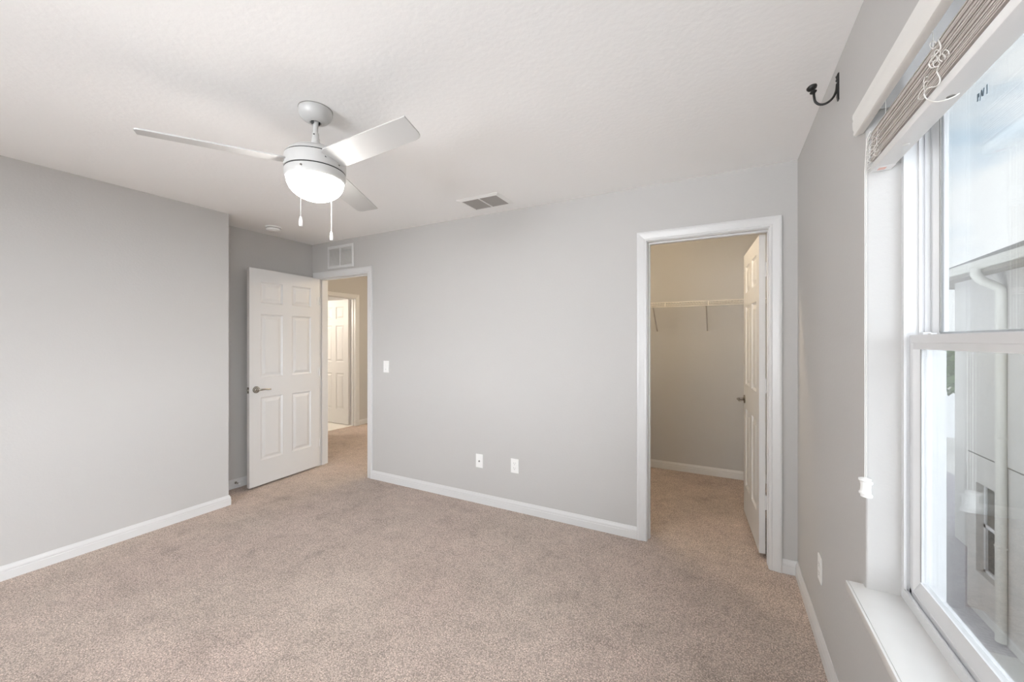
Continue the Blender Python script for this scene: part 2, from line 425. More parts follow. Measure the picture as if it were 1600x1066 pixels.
# ------------------------------------------------------------------ six panel doors
def panel_rows(h): return [(0.230, 0.826), (1.012, 1.610), (1.716, 1.918)]
def door_leaf(bm, w, h, th, cols=None):
    """leaf in local x 0..w (hinge at 0), y -th..0, z 0..h, moulded panels on both faces."""
    m, s = 0.100, 0.106
    pw = (w - 2 * s - m) / 2
    xs = [0, s, s + pw, s + pw + m, w - s, w]
    rows = panel_rows(h); zs = [0] + [z for r in rows for z in r] + [h]
    def face(y, ny):
        for i in range(5):
            for j in range(len(zs) - 1):
                x0, x1, z0, z1 = xs[i], xs[i + 1], zs[j], zs[j + 1]
                q = lambda ins, dep: [bm.verts.new(p) for p in ((x0 + ins, y - ny * dep, z0 + ins), (x1 - ins, y - ny * dep, z0 + ins), (x1 - ins, y - ny * dep, z1 - ins), (x0 + ins, y - ny * dep, z1 - ins))]
                if i in (1, 3) and j in (1, 3, 5):
                    rings = [q(0, 0), q(.004, .0045), q(.012, .0095), q(.018, .0100), q(.024, .0090), q(.044, .0020), q(.048, .0015)]
                    for a, b in zip(rings, rings[1:]):
                        for k in range(4): bm.faces.new((a[k], a[(k + 1) % 4], b[(k + 1) % 4], b[k]))
                    bm.faces.new(rings[-1])
                else: bm.faces.new(q(0, 0))
    face(0, 1); face(-th, -1)
    for x in (0, w):
        for j in range(len(zs) - 1): bm.faces.new([bm.verts.new(p) for p in ((x, 0, zs[j]), (x, -th, zs[j]), (x, -th, zs[j + 1]), (x, 0, zs[j + 1]))])
    for z in (0, h):
        for i in range(5): bm.faces.new([bm.verts.new(p) for p in ((xs[i], 0, z), (xs[i], -th, z), (xs[i + 1], -th, z), (xs[i + 1], 0, z))])
    return bm

def hinge(parent, x, y, z):
    bm = nb(); lathe(bm, [(.0001, -.046), (.0055, -.045), (.0055, .045), (.0001, .046)], 12, (x, y, z))
    box(bm, x - .001, x + .032, y - .0035, y - .0005, z - .044, z + .044)
    box(bm, x - .0015, x + .0015, y - .034, y, z - .044, z + .044)
    return link('hinge', bm, 'trim', parent, True)

def lever(parent, x, y, z, out, tow):
    """lever set on a face at y, standing out along `out` (+-1 in y), handle pointing `tow` (+-1 in x)."""
    bm = nb()
    lathe(bm, [(.0001, 0), (.033, 0), (.033, .004 * out), (.029, .009 * out), (.016, .011 * out), (.0115, .016 * out), (.0105, .040 * out), (.0001, .042 * out)], 28, (x, y, z), 'Y')
    rose = link('rosette', bm, 'nickel', parent, True)
    bm = nb()
    pts = spline([(x, y + .040 * out, z), (x + tow * .012, y + .050 * out, z + .001), (x + tow * .045, y + .051 * out, z + .002), (x + tow * .085, y + .048 * out, z - .002), (x + tow * .112, y + .044 * out, z - .003)], 6)
    tube(bm, pts, [.0105 - .0045 * i / (len(pts) - 1) for i in range(len(pts))], 14)
    link('lever_handle', bm, 'nickel', parent, True)

def door(name, hinge_xy, ang, w, h, z0, flipx=False, handle=True, label=None):
    """hinge line at hinge_xy, leaf running along local +x turned by ang."""
    th = .035
    bm = door_leaf(nb(), w, h, th)
    o = link(name, bm, 'door', None, False, 'structure'); o.location = (hinge_xy[0], hinge_xy[1], z0); o.rotation_euler = (0, 0, ang)
    if label: o['label'] = label
    if handle:
        zz = .92 - z0
        for side, yy in ((1, 0.0), (-1, -th)): lever(o, w - .062, yy, zz, side, -1)
        bm = bx(w - .0005, w + .0015, -th + .005, -.005, zz - .028, zz + .028); pl = link('latch_plate', bm, 'nickel', o)
        bm = nb(); box(bm, w, w + .010, -th + .012, -.012, zz - .008, zz + .008, .002); link('latch_bolt', bm, 'nickel', o)
    return o

# bedroom door: visible face from hinge (-3.885, 2.835) to free edge (-3.83, 2.07)
a1 = math.atan2(2.069 - 2.834, -3.830 + 3.884)
d1 = door('door_1', (-3.884, 2.822), a1, .755, 2.035, .018)
# local +y of this door points to +x world: visible face is y = 0
for z in (.25, 1.02, 1.79): hinge(d1, -.003, .003, z)
# closet door: face towards the room from (0.209, 2.957) to (0.154, 3.655)
a2 = math.atan2(3.655 - 2.957, 0.154 - 0.209)
d2 = door('door_2', (0.2055, 2.957), a2, .700, 2.022, .028)
for z in (.325, 1.063, 1.80): hinge(d2, .003, -.038, z)
# bathroom door seen through the hall
d3 = door('door_3', (XH - T - .004, HY1 - .038), math.pi, .69, 2.03, .016)
for z in (.25, 1.05, 1.80): hinge(d3, .003, -.038, z)

# ------------------------------------------------------------------ window in the right wall
def pane(name, x, y0, y1, z0, z1, parent, m='glass'):
    return link(name, bx(x, x + .004, y0, y1, z0, z1), m, parent)

w1 = empty('window_1', (0.48, (WY0 + WY1) / 2, WZ0), kind='structure')
def wlink(name, bm, m, parent, smooth=False):
    bmesh.ops.translate(bm, verts=bm.verts, vec=-Vector((0.48, (WY0 + WY1) / 2, WZ0)))
    o = link(name, bm, m, parent, smooth); return o
FR = .471
bm = nb()
def ring(bm, x0, x1, y0, y1, z0, z1, w, wb=None, wt=None):
    """rectangular frame of boxes between x0..x1"""
    wb = w if wb is None else wb; wt = w if wt is None else wt
    box(bm, x0, x1, y0, y0 + w, z0, z1); box(bm, x0, x1, y1 - w, y1, z0, z1)
    box(bm, x0, x1, y0 + w, y1 - w, z0, z0 + wb); box(bm, x0, x1, y0 + w, y1 - w, z1 - wt, z1)
ring(bm, FR, .563, WY0, WY1, WZ0, WZ1, .012, .020, .014)
ring(bm, FR, .477, WY0 + .012, WY1 - .012, WZ0 + .02, WZ1 - .014, .006, .014, .01)      # inner flange
ring(bm, .504, .511, WY0 + .012, WY1 - .012, 1.36, WZ1 - .014, .006, .006)               # balance track ridges
ring(bm, .517, .528, WY0 + .012, WY1 - .012, WZ0 + .02, WZ1 - .014, .004)
wlink('window_frame', bm, 'vinyl', w1)
def sash(bm, xf, xb, y0, y1, z0, z1, stile, bottom, top, dp=.014):
    """sash ring with a splayed glazing bead: profile (s inward from the outer edge, t back from the front)"""
    nrm = (-1, 0, 0)
    path = [(xb, y1, z0), (xb, y1, z1), (xb, y0, z1), (xb, y0, z0)]
    d = xb - xf
    prof = [(0, 0), (0, d), (stile * .34, d), (stile * .40, d - .0015), (stile * .92, d - dp), (stile, d - dp - .002), (stile, 0)]
    n = Vector(nrm); s = n.cross(Vector((0, 0, 1)))       # travel up the far stile first
    sweep(bm, prof, path, nrm, closed=True, flip=(s.dot(Vector((0, -1, 0))) < 0))
SY0, SY1 = WY0 + .018, WY1 - .016
up = nb(); sash(up, .530, .556, SY0, SY1, 1.372, WZ1 - .016, .030, .03, .03)
us = wlink('upper_sash', up, 'vinyl', w1)
wlink('glass_pane', bx(.5395, .5425, SY0 + .026, SY1 - .026, 1.395, WZ1 - .04), 'glass', us)
wlink('glass_pane', bx(.5505, .5535, SY0 + .026, SY1 - .026, 1.395, WZ1 - .04), 'glass', us)
gk = nb()
for y in (SY0 + .0305, SY1 - .0305): box(gk, .537, .540, y - .002, y + .002, 1.40, WZ1 - .045)
wlink('gasket', gk, 'shadowmetal', us)
lo = nb()
LY0, LY1 = WY0 + .014, WY1 - .014
# lower sash: stiles + splayed bottom rail + flat meeting rail
def stile(bm, yo, dirn):
    prof = [(.512, yo), (.485, yo), (.485, yo + dirn * .014), (.4865, yo + dirn * .020), (.497, yo + dirn * .034), (.512, yo + dirn * .034)]
    r = [[bm.verts.new((x, y, z)) for x, y in prof] for z in (.640, 1.392)]
    for k in range(6): bm.faces.new((r[0][k], r[0][(k + 1) % 6], r[1][(k + 1) % 6], r[1][k]))
    bm.faces.new(r[0]); bm.faces.new(r[1])
stile(lo, LY1, -1); stile(lo, LY0, 1)
prof = [(.512, .638), (.485, .638), (.485, .653), (.4868, .6545), (.497, .688), (.512, .688)]
r = [[lo.verts.new((x, y, z)) for x, z in prof] for y in (LY0 + .001, LY1 - .001)]
for k in range(6): lo.faces.new((r[0][k], r[0][(k + 1) % 6], r[1][(k + 1) % 6], r[1][k]))
lo.faces.new(r[0]); lo.faces.new(r[1])
box(lo, .4845, .528, LY0 + .006, LY1 - .006, 1.371, 1.394, .0012)
box(lo, .4865, .515, LY0 + .012, LY1 - .012, 1.353, 1.3715)
ls = wlink('lower_sash', lo, 'vinyl', w1)
wlink('glass_pane', bx(.4985, .5015, LY0 + .028, LY1 - .028, .680, 1.36), 'hazyglass', ls)
wlink('glass_pane', bx(.5105, .5135, LY0 + .028, LY1 - .028, .680, 1.36), 'hazyglass', ls)
gk = nb(); box(gk, .4968, .4985, LY1 - .037, LY1 - .033, .69, 1.353); box(gk, .4968, .4985, LY0 + .033, LY0 + .037, .69, 1.353)
wlink('gasket', gk, 'shadowmetal', ls)
for yc in (LY1 - .048, LY0 + .048):
    tl = nb(); box(tl, .494, .512, yc - .012, yc + .014, 1.394, 1.4015, .002); box(tl, .500, .512, yc - .042, yc - .022, 1.394, 1.3985, .0015)
    wlink('tilt_latch', tl, 'vinyl', ls)
# printed glazing mark on the upper pane (strokes as in the photo)
mk = nb()
def stroke(bm, y0, z0, y1, z1, w, x=.5380):
    a = Vector((x, y0, z0)); b = Vector((x, y1, z1)); d = (b - a).normalized(); n = d.cross(Vector((1, 0, 0))) * w / 2
    f = [bm.verts.new(p) for p in (a - n, a + n, b + n, b - n)]; g = [bm.verts.new(v.co + Vector((.0006, 0, 0))) for v in f]
    bm.faces.new(f); bm.faces.new(g)
    for k in range(4): bm.faces.new((f[k], f[(k + 1) % 4], g[(k + 1) % 4], g[k]))
def gl(u, v, x=.538):      # pixel on the photographed glass -> point on the pane
    a = math.radians(28.0308); F = Vector((-math.sin(a), math.cos(a), 0)); R = Vector((math.cos(a), math.sin(a), 0))
    d = F * 617.682 + R * (u - 800) + Vector((0, 0, 532.5357 - v)); p = Vector((0, 0, CZ)) + d * (x / d.x); return p.y, p.z
for (p, q, w) in (((1527.4, 158.5), (1527.6, 147), .005), ((1529.6, 152), (1529.4, 145.5), .003), ((1530.8, 157.5), (1533.6, 141), .0035),
                  ((1533.6, 141), (1535.2, 150), .005), ((1535.6, 150), (1537.4, 137), .005), ((1542, 146.5), (1542, 132), .004)):
    stroke(mk, *gl(*p), *gl(*q), w)
wlink('printed_mark', mk, 'mark', us)
# interior sill board
sb = nb(); box(sb, .3535, FR + .004, WY0 - .03, WY1 + .026, .592, .615, .0015); box(sb, .346, .3520, WY0 - .03, WY1 + .026, .590, .6145, .0022); box(sb, .350, .356, WY0 - .029, WY1 + .025, .592, .612)
bmesh.ops.translate(sb, verts=sb.verts, vec=(0, 0, 0)); wlink('window_sill', sb, 'sill', w1, True)

# unseen window added beside the camera to light the room
w3 = empty('added_window_3', (FR, (V0 + V1) / 2, WZ0), kind='structure')
bm = nb(); hy = (V1 - V0) / 2; hz = WZ1 - WZ0; ring(bm, 0, .10, -hy, hy, 0, hz, .035); box(bm, .02, .06, -hy + .035, hy - .035, hz / 2 - .02, hz / 2 + .02)
link('window_frame', bm, 'vinyl', w3)
link('glass_pane', bx(.038, .042, -hy + .03, hy - .03, .03, hz - .03), 'clearglass', w3)
link('window_sill', bx(.347 - FR, .004, -hy - .03, hy + .03, -.02, .003, .004), 'sill', w3, True)

# made-up window behind the camera, added so daylight fills the room
w2 = empty('added_window_2', ((FX0 + FX1) / 2, YF - .1, FZ0), kind='structure')
bm = nb(); y0, y1 = -.05, .02; hw = (FX1 - FX0) / 2; hh = FZ1 - FZ0
for (a, b, c, d) in ((-hw, -hw + .05, 0, hh), (hw - .05, hw, 0, hh), (-.04, .04, .05, hh - .05), (-hw + .05, hw - .05, 0, .05), (-hw + .05, hw - .05, hh - .05, hh), (-hw + .05, -.04, hh / 2 - .02, hh / 2 + .02), (.04, hw - .05, hh / 2 - .02, hh / 2 + .02)):
    box(bm, a, b, y0, y1, c, d)
fr2 = link('window_frame', bm, 'vinyl', w2)
link('glass_pane', bx(-hw + .05, hw - .05, -.02, -.016, .05, hh - .05), 'clearglass', w2)

# ------------------------------------------------------------------ blind
BX0, BX1 = .399, .446
by0, by1 = WY0 + .012, WY1 - .006
bl = empty('window_blind', (.42, (by0 + by1) / 2, 1.893), 'white slatted faux wood window blind raised into a stack under its valance', 'blind')
def blink(name, bm, m, parent=None, smooth=False):
    p = parent or bl
    bmesh.ops.translate(bm, verts=bm.verts, vec=-Vector((.42, (by0 + by1) / 2, 1.893)))
    return link(name, bm, m, p, smooth)
va = nb()
vp = [(.3865, 2.022), (.3690, 2.017), (.3640, 2.019), (.3625, 2.024), (.3635, 2.032), (.3610, 2.040), (.3600, 2.060), (.3620, 2.066), (.3600, 2.074), (.3605, 2.084), (.3640, 2.088), (.3865, 2.088)]
r = [[va.verts.new((x, y, z)) for x, z in vp] for y in (WY0 - .014, WY1 + .012)]
n = len(vp)
for k in range(n): va.faces.new((r[0][k], r[0][(k + 1) % n], r[1][(k + 1) % n], r[1][k]))
va.faces.new(r[0]); va.faces.new(r[1])
blink('valance', va, 'valance', smooth=True)
hr = nb(); box(hr, BX0, BX1 + .008, by0, by1, 2.078, 2.094, .002)
hro = blink('headrail', hr, 'headrail')
for yy in (1.46, 1.18, .62):
    c = nb(); box(c, BX0 - .0012, BX0 + .001, yy - .012, yy + .012, 2.083, 2.087); blink('headrail_slot', c, 'dark', hro)
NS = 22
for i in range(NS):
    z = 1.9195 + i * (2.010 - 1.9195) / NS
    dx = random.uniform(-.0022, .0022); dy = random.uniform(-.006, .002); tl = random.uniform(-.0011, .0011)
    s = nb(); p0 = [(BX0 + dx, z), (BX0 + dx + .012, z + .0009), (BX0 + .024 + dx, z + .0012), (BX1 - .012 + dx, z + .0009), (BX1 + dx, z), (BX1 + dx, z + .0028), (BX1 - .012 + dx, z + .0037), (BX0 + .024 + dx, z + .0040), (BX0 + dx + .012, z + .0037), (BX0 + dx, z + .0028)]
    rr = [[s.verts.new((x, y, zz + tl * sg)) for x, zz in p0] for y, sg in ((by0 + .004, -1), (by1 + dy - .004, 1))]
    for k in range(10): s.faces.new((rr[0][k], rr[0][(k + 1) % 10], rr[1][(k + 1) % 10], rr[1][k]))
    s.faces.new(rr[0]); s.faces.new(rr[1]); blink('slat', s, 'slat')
br = nb(); box(br, BX0 + .0005, BX1, by0 + .002, by1, 1.892, 1.915, .003)
bro = blink('bottom_rail', br, 'rail', smooth=True)
c = nb(); box(c, BX0 + .0003, BX1 + .0003, by1 - .040, by1 + .0006, 1.8915, 1.8925); blink('end_cap', c, 'rail', bro)
for k in range(5):
    c = nb(); y = by1 - .012 - k * .0042; box(c, BX0 + .012, BX0 + .030, y - .0012, y + .0012, 1.8911, 1.8916); blink('printed_label', c, 'label', bro)
for yy in (1.40, 1.17, .62):
    c = nb(); lathe(c, [(.0001, -.0016), (.006, -.0016), (.0075, 0), (.0001, 0.0)], 16, (BX0 + .026, yy, 1.8922)); blink('cord_button', c, 'shadowmetal' if yy == 1.17 else 'valance', bro, True)
# ladder strings: short slack loops bunched on the front and the ends of the stack
def lstr(pts, r=.00065, name='ladder_string'): c = nb(); tube(c, spline(pts, 6), r, 6); blink(name, c, 'cord', smooth=True)
for yy in (1.545, 1.500, 1.20, .70):
    for k in range(5 if yy > 1.4 else 3):
        z0 = 1.925 + k * .012 + random.uniform(-.003, .003); L_ = random.uniform(.008, .020); sg = random.choice((-1, 1))
        lstr([(BX0 + .001, yy + random.uniform(-.012, .012), z0 + .006), (BX0 - .006, yy + sg * L_ * .5, z0 + .010), (BX0 - .010, yy + sg * L_, z0 - .004), (BX0 - .005, yy + sg * L_ * .4, z0 - .012), (BX0 + .001, yy + random.uniform(-.01, .01), z0 - .004)])
for k in range(7):
    z0 = 1.90 + k * .016; lstr([(BX0 + .010, by1 - .002, z0 + .004), (BX0 + .002, by1 + .003, z0 + .008), (BX0 - .008, by1 + .004, z0 - .001), (BX0 - .006, by1 - .008, z0 - .006)], .0006)
for yy in (1.46, 1.18, .62):
    for x in (BX0 + .002, BX1 - .002):
        c = nb(); tube(c, [(x, yy, 2.005), (x, yy, 2.080)], .0007, 6); blink('ladder_string', c, 'cord', smooth=True)
# tangled lift cord over the front of the stack
def P(u, v, x):            # point of the place that stands x metres along the window wall normal on a sight line of the photo
    y, z = gl(u, v, x); return (x, y, z)
lstr([P(1466, 62, .398), P(1470, 75, .394), P(1462, 86, .392), P(1452, 98, .392), P(1455, 106, .393), P(1466, 104, .394), P(1464, 112, .395), P(1469, 124, .396), P(1464, 134, .394), P(1450, 138, .393), P(1444, 147, .394), P(1450, 156, .396), P(1464, 159, .402), P(1484, 154, .418), P(1500, 145, .436), P(1513, 129, .449)], .0013, 'lift_cord')
lstr([P(1513, 129, .449), P(1520, 116, .452), P(1530, 108, .454), P(1541, 99, .454), P(1543, 104, .454), P(1533, 115, .454), P(1524, 117, .454), P(1522, 131, .454)], .0011, 'lift_cord')
for (u, v) in ((1458, 70), (1465, 84), (1460, 92), (1472, 90), (1478, 84), (1463, 100)):
    a = random.uniform(0, 3); q = [P(u + 5 * math.cos(a + t), v + 6 * math.sin(a + t), .393 + .002 * math.cos(2 * t)) for t in (0, 1.1, 2.2, 3.3, 4.4, 5.4)]
    lstr(q, .0009)
# pull cords with tassels hanging at the left end
for (x, y, zt) in ((.3835, 1.570, .957), (.3900, 1.581, .945)):
    c = nb(); tube(c, [(x + .012, y - .002, 2.012), (x + .004, y, 1.99), (x, y, 1.90), (x, y, zt)], .0012, 8); cd = blink('pull_cord', c, 'cord', smooth=True)
    c = nb(); lathe(c, [(.0001, .003), (.006, .003), (.0155, 0), (.0155, -.005), (.0115, -.009), (.0105, -.022), (.0115, -.036), (.0150, -.041), (.0145, -.046), (.0001, -.046)], 20, (x, y, zt)); blink('tassel', c, 'plastic', cd, True)

# ------------------------------------------------------------------ ceiling fan
fc = Vector((-1.654, 1.182, 0))
fan = empty('ceiling_fan', (fc.x, fc.y, H), 'white three blade ceiling fan with lit bowl light and two pull chains', 'ceiling fan')
def flink(name, bm, m, parent=None, smooth=True):
    return link(name, bm, m, parent or fan, smooth)
def fl(prof, n=48): return lathe(nb(), [(r, z - H) for r, z in prof], n)
flink('canopy', fl([(.0001, H), (.071, H), (.0715, H - .018), (.066, H - .034), (.052, H - .050), (.034, H - .058), (.0235, H - .060), (.0235, H - .050), (.0001, H - .050)]), 'fan')
flink('canopy_ring', fl([(.0705, H - .0005), (.0725, H - .0005), (.0725, H - .003), (.0705, H - .003)]), 'shadowmetal')
flink('hanger_yoke', fl([(.0001, 2.392), (.0135, 2.390), (.0150, 2.380), (.0120, 2.366), (.0105, 2.352), (.0001, 2.352)], 24), 'fan')
c = nb()
for a0 in (0.3, 2.5, 4.4):
    for k in range(5):
        t0 = a0 + k * .16; t1 = t0 + .16; P2 = lambda t, r, z: (r * math.cos(t), r * math.sin(t), z - H)
        for q in (((t0, .0205, 2.3885), (t1, .0205, 2.3885), (t1, .0165, 2.366 + abs(k - 1.6) * .003), (t0, .0165, 2.366 + abs(k - 2.4) * .003)),):
            f4 = [c.verts.new(P2(*w)) for w in q]; g4 = [c.verts.new((v.co.x * .93, v.co.y * .93, v.co.z)) for v in f4]; c.faces.new(f4); c.faces.new(g4)
            for i in range(4): c.faces.new((f4[i], f4[(i + 1) % 4], g4[(i + 1) % 4], g4[i]))
flink('hanger_bracket', c, 'dark', None, False)
flink('downrod', fl([(.0001, 2.392), (.0105, 2.392), (.0105, 2.28), (.0001, 2.28)], 24), 'fan')
flink('coupling', fl([(.0001, 2.334), (.0125, 2.333), (.0145, 2.328), (.0145, 2.308), (.0175, 2.306), (.0175, 2.290), (.0235, 2.286), (.0245, 2.256), (.0001, 2.256)], 32), 'fan')
c = nb(); tube(c, [(-fc.x * -.0 + .0068, -.0128, 2.322 - H), (.0078, -.0146, 2.322 - H)], .0034, 12); flink('pin', c, 'dark')
flink('motor_housing', fl([(.0001, 2.262), (.040, 2.261), (.075, 2.255), (.100, 2.245), (.117, 2.232), (.1262, 2.219), (.1275, 2.2145), (.1225, 2.2140), (.1225, 2.2105), (.1285, 2.2100), (.1300, 2.205), (.1300, 2.160), (.1285, 2.1545), (.0001, 2.1545)], 64), 'fan')
flink('groove', fl([(.1222, 2.2142), (.1258, 2.2142), (.1258, 2.2103), (.1222, 2.2103)], 64), 'dark')
flink('housing_gap', fl([(.0001, 2.155), (.1262, 2.155), (.1262, 2.1485), (.0001, 2.1485)], 64), 'dark')
flink('light_kit', fl([(.0001, 2.1492), (.1275, 2.1492), (.1292, 2.145), (.1285, 2.128), (.1255, 2.116), (.1215, 2.110), (.1190, 2.109), (.0001, 2.112)], 64), 'fan')
g = [(.1195, 2.110)] + [(.1195 * math.cos(t), 2.110 - .088 * math.sin(t) ** 1.0) for t in [k * math.pi / 2 / 14 for k in range(1, 14)]] + [(.0001, 2.022)]
flink('light_globe', fl([(.0001, 2.111)] + g, 64), 'globe')
# pull chains, with the little switch bushings
FW = Vector((-math.sin(math.radians(28.0308)), math.cos(math.radians(28.0308)), 0)); RT = Vector((FW.y, -FW.x, 0))
for (dd, dl, zt, zb) in ((-.131, .002, 2.132, 1.906), (.130, .012, 2.130, 1.914)):
    w = FW * dd + RT * dl; rr = w.length; ux, uy = w.x / rr, w.y / rr; RC = .1325
    c = nb(); tube(c, [(ux * .125, uy * .125, zt - H), (ux * .133, uy * .133, zt - H)], .0042, 12); pc = flink('chain_bushing', c, 'nickel')
    c = nb(); z = zt - .002; pts = [(ux * .132, uy * .132, z - H), (ux * RC, uy * RC, z - .01 - H), (ux * RC, uy * RC, zb - H)]
    tube(c, pts, .0009, 6)
    k = z - .012
    while k > zb:
        bmesh.ops.create_icosphere(c, subdivisions=1, radius=.0016, matrix=Matrix.Translation((ux * RC, uy * RC, k - H))); k -= .0045
    ch = flink('pull_chain', c, 'plastic')
    c = nb(); lathe(c, [(.0001, .002), (.0035, .001), (.0052, -.006), (.0075, -.018), (.0078, -.034), (.0062, -.040), (.0001, -.040)], 18, (ux * RC, uy * RC, zb - H)); flink('fob', c, 'plastic', ch)
# blades
A0, PITCH, ZB = -3.4, -12.1, 2.186
def blade(k):
    A = math.radians(A0 + 120 * k); ph = math.radians(PITCH)
    er = Vector((math.cos(A), math.sin(A), 0)); et = Vector((-math.sin(A), math.cos(A), 0)); ez = Vector((0, 0, 1))
    e2 = math.cos(ph) * et + math.sin(ph) * ez; en = er.cross(e2)
    o = Vector((0, 0, ZB - H))
    out = [(.112, -.050), (.150, -.0635), (.300, -.0620), (.630, -.0575), (.6335, -.0560)]
    tip = [(.621, .0300), (.615, .0440), (.609, .0505), (.600, .0548), (.585, .0568)]
    back = [(.300, .0605), (.150, .0620), (.112, .050)]
    ol = out + tip + back
    bm = nb(); th = .0058
    bot = [bm.verts.new(o + er * s + e2 * t - en * th / 2) for s, t in ol]; top = [bm.verts.new(o + er * s + e2 * t + en * th / 2) for s, t in ol]
    bm.faces.new(bot); bm.faces.new(top); n = len(ol)
    sides = [bm.faces.new((bot[i], bot[(i + 1) % n], top[(i + 1) % n], top[i])) for i in range(n)]
    es = [e for e in bm.edges if all(v in bot for v in e.verts) or all(v in top for v in e.verts)]
    bmesh.ops.bevel(bm, geom=es, offset=.0012, segments=2, affect='EDGES')
    b = flink('blade', bm, 'fanblade', smooth=False)
    s = nb(); box(s, .1285, .1312, -.034, .034, -.0011, .0011); box(s, .1285, .1315, -.036, -.033, -.0022, .0022); box(s, .1285, .1315, .033, .036, -.0022, .0022)
    for v in s.verts:
        x, t, z = v.co; ang = t / .130
        v.co = o + er * (x * math.cos(ang)) + et * (x * math.sin(ang)) + ez * (t * math.sin(ph) * 1.0 + z - .011)
    flink('blade_slot', s, 'dark', b, False)
for k in range(3): blade(k)

# ------------------------------------------------------------------ small fittings
o = lathe(nb(), [(.0001, 0), (.067, 0), (.068, -.006), (.065, -.010), (.060, -.012), (.060, -.017), (.057, -.019), (.062, -.022), (.060, -.032), (.048, -.040), (.0001, -.042)], 40)
sd = empty('smoke_detector', (-3.705, 2.215, H), 'round white smoke detector on the ceiling near the bedroom door', 'smoke detector')
link('housing', o, 'plastic', sd, True)
c = nb(); lathe(c, [(.0605, -.0125), (.0612, -.0125), (.0612, -.0165), (.0605, -.0165)], 40); link('vent_slot', c, 'shadowmetal', sd)
c = nb(); lathe(c, [(.0001, -.0405), (.010, -.0405), (.010, -.0435), (.0001, -.0440)], 16, (.022, -.010, 0)); link('test_button', c, 'plastic', sd, True)

# ceiling supply vent
vx, vy = -1.598, 2.572
cv = empty('ceiling_vent', (vx, vy, H), 'white louvred air vent in the ceiling between fan and closet', 'vent')
hx, hy, mg = .150, .100, .030
bm = nb()
CP = [(0, 0), (0, -.010), (mg * .2, -.010), (mg, -.003), (mg, 0)]
sweep(bm, [(s, t) for s, t in CP], [(-hx, -hy, 0), (hx, -hy, 0), (hx, hy, 0), (-hx, hy, 0)], (0, 0, 1), closed=True, flip=True)
box(bm, -.006, .006, -hy, hy, -.010, -.002)
link('frame', bm, 'plastic', cv)
link('duct_backing', bx(-hx, hx, -hy, hy, -.0015, -.0005), 'shadowmetal', cv)
for sx in (-1, 1):
    for k in range(10):
        y = -hy + .010 + k * (2 * hy - .02) / 9; s = nb(); x0, x1 = (-hx, -.006) if sx < 0 else (.006, hx)
        v = [s.verts.new(p) for p in ((x0, y - .006, -.002), (x1, y - .006, -.002), (x1, y + .007, -.0095), (x0, y + .007, -.0095))]
        w = [s.verts.new(q.co + Vector((0, .0006, .0012))) for q in v]
        s.faces.new(v); s.faces.new(w)
        for i in range(4): s.faces.new((v[i], v[(i + 1) % 4], w[(i + 1) % 4], w[i]))
        link('louvre', s, 'louvre', cv)

# return grille over the bedroom doorway
gx0, gx1, gz0, gz1 = -3.756, -3.357, 2.146, 2.386
gv = empty('wall_vent', ((gx0 + gx1) / 2, YB, (gz0 + gz1) / 2), 'white two panel return air grille on the wall above the bedroom doorway', 'vent')
hw, hz, fw = (gx1 - gx0) / 2, (gz1 - gz0) / 2, .026
bm = nb(); ix, iz = hw - fw, hz - fw
sweep(bm, [(0, 0), (0, .008), (fw * .85, .010), (fw, .006), (fw, 0)], [(-ix, 0, -iz), (ix, 0, -iz), (ix, 0, iz), (-ix, 0, iz)], (0, -1, 0), closed=True, flip=True)
box(bm, -.010, .010, -.009, -.001, -iz, iz)
link('frame', bm, 'trim', gv)
link('duct_backing', bx(-ix, ix, -.0015, -.0005, -iz, iz), 'brace', gv)
for sx in (-1, 1):
    for k in range(13):
        z = -iz + .008 + k * (2 * iz - .014) / 12; s = nb(); x0, x1 = (-ix, -.010) if sx < 0 else (.010, ix)
        v = [s.verts.new(p) for p in ((x0, -.0085, z - .006), (x1, -.0085, z - .006), (x1, -.002, z + .005), (x0, -.002, z + .005))]
        w = [s.verts.new(q.co + Vector((0, .0006, .0012))) for q in v]
        s.faces.new(v); s.faces.new(w)
        for i in range(4): s.faces.new((v[i], v[(i + 1) % 4], w[(i + 1) % 4], w[i]))
        link('louvre', s, 'trim', gv)

# wall plates (local: x across, y out of the wall = -y, z up)
def plate(name, loc, rz, label, cat, group=None):
    r = empty(name, loc, label, cat, group, rz=rz)
    bm = nb(); box(bm, -.035, .035, -.0055, 0, -.0575, .0575, .0022); link('cover_plate', bm, 'plastic', r)
    return r
def outlet(loc, rz, label):
    r = plate('electrical_outlet', loc, rz, label, 'outlet')
    for dz in (-.0195, .0195):
        bm = nb(); lathe(bm, [(.0001, -.0070), (.0150, -.0070), (.0168, -.0050), (.0168, -.001), (.0001, -.001)], 24, (0, 0, dz), 'Y'); rc = link('receptacle', bm, 'plastic', r, True)
        bm = nb(); box(bm, -.0080, -.0058, -.0074, -.006, dz - .001, dz + .009); box(bm, .0058, .0080, -.0074, -.006, dz, dz + .008); lathe(bm, [(.0001, -.0074), (.0028, -.0074), (.0028, -.006), (.0001, -.006)], 12, (0, 0, dz - .0075), 'Y'); link('slots', bm, 'shadowmetal', rc)
    bm = nb(); lathe(bm, [(.0001, -.0068), (.0030, -.0066), (.0030, -.005), (.0001, -.005)], 12, (0, 0, 0), 'Y'); link('screw', bm, 'plastic', r)
    return r
outlet((-1.482, YB, .365), 0, 'white duplex electrical outlet low on the wall between the two doorways')
outlet((XR, 2.217, .353), math.radians(-90), 'white electrical outlet low on the window wall near the closet')
cp = plate('cable_plate', (-1.820, YB, .358), 0, 'white coaxial cable wall plate left of the outlet between the doorways', 'wall plate')
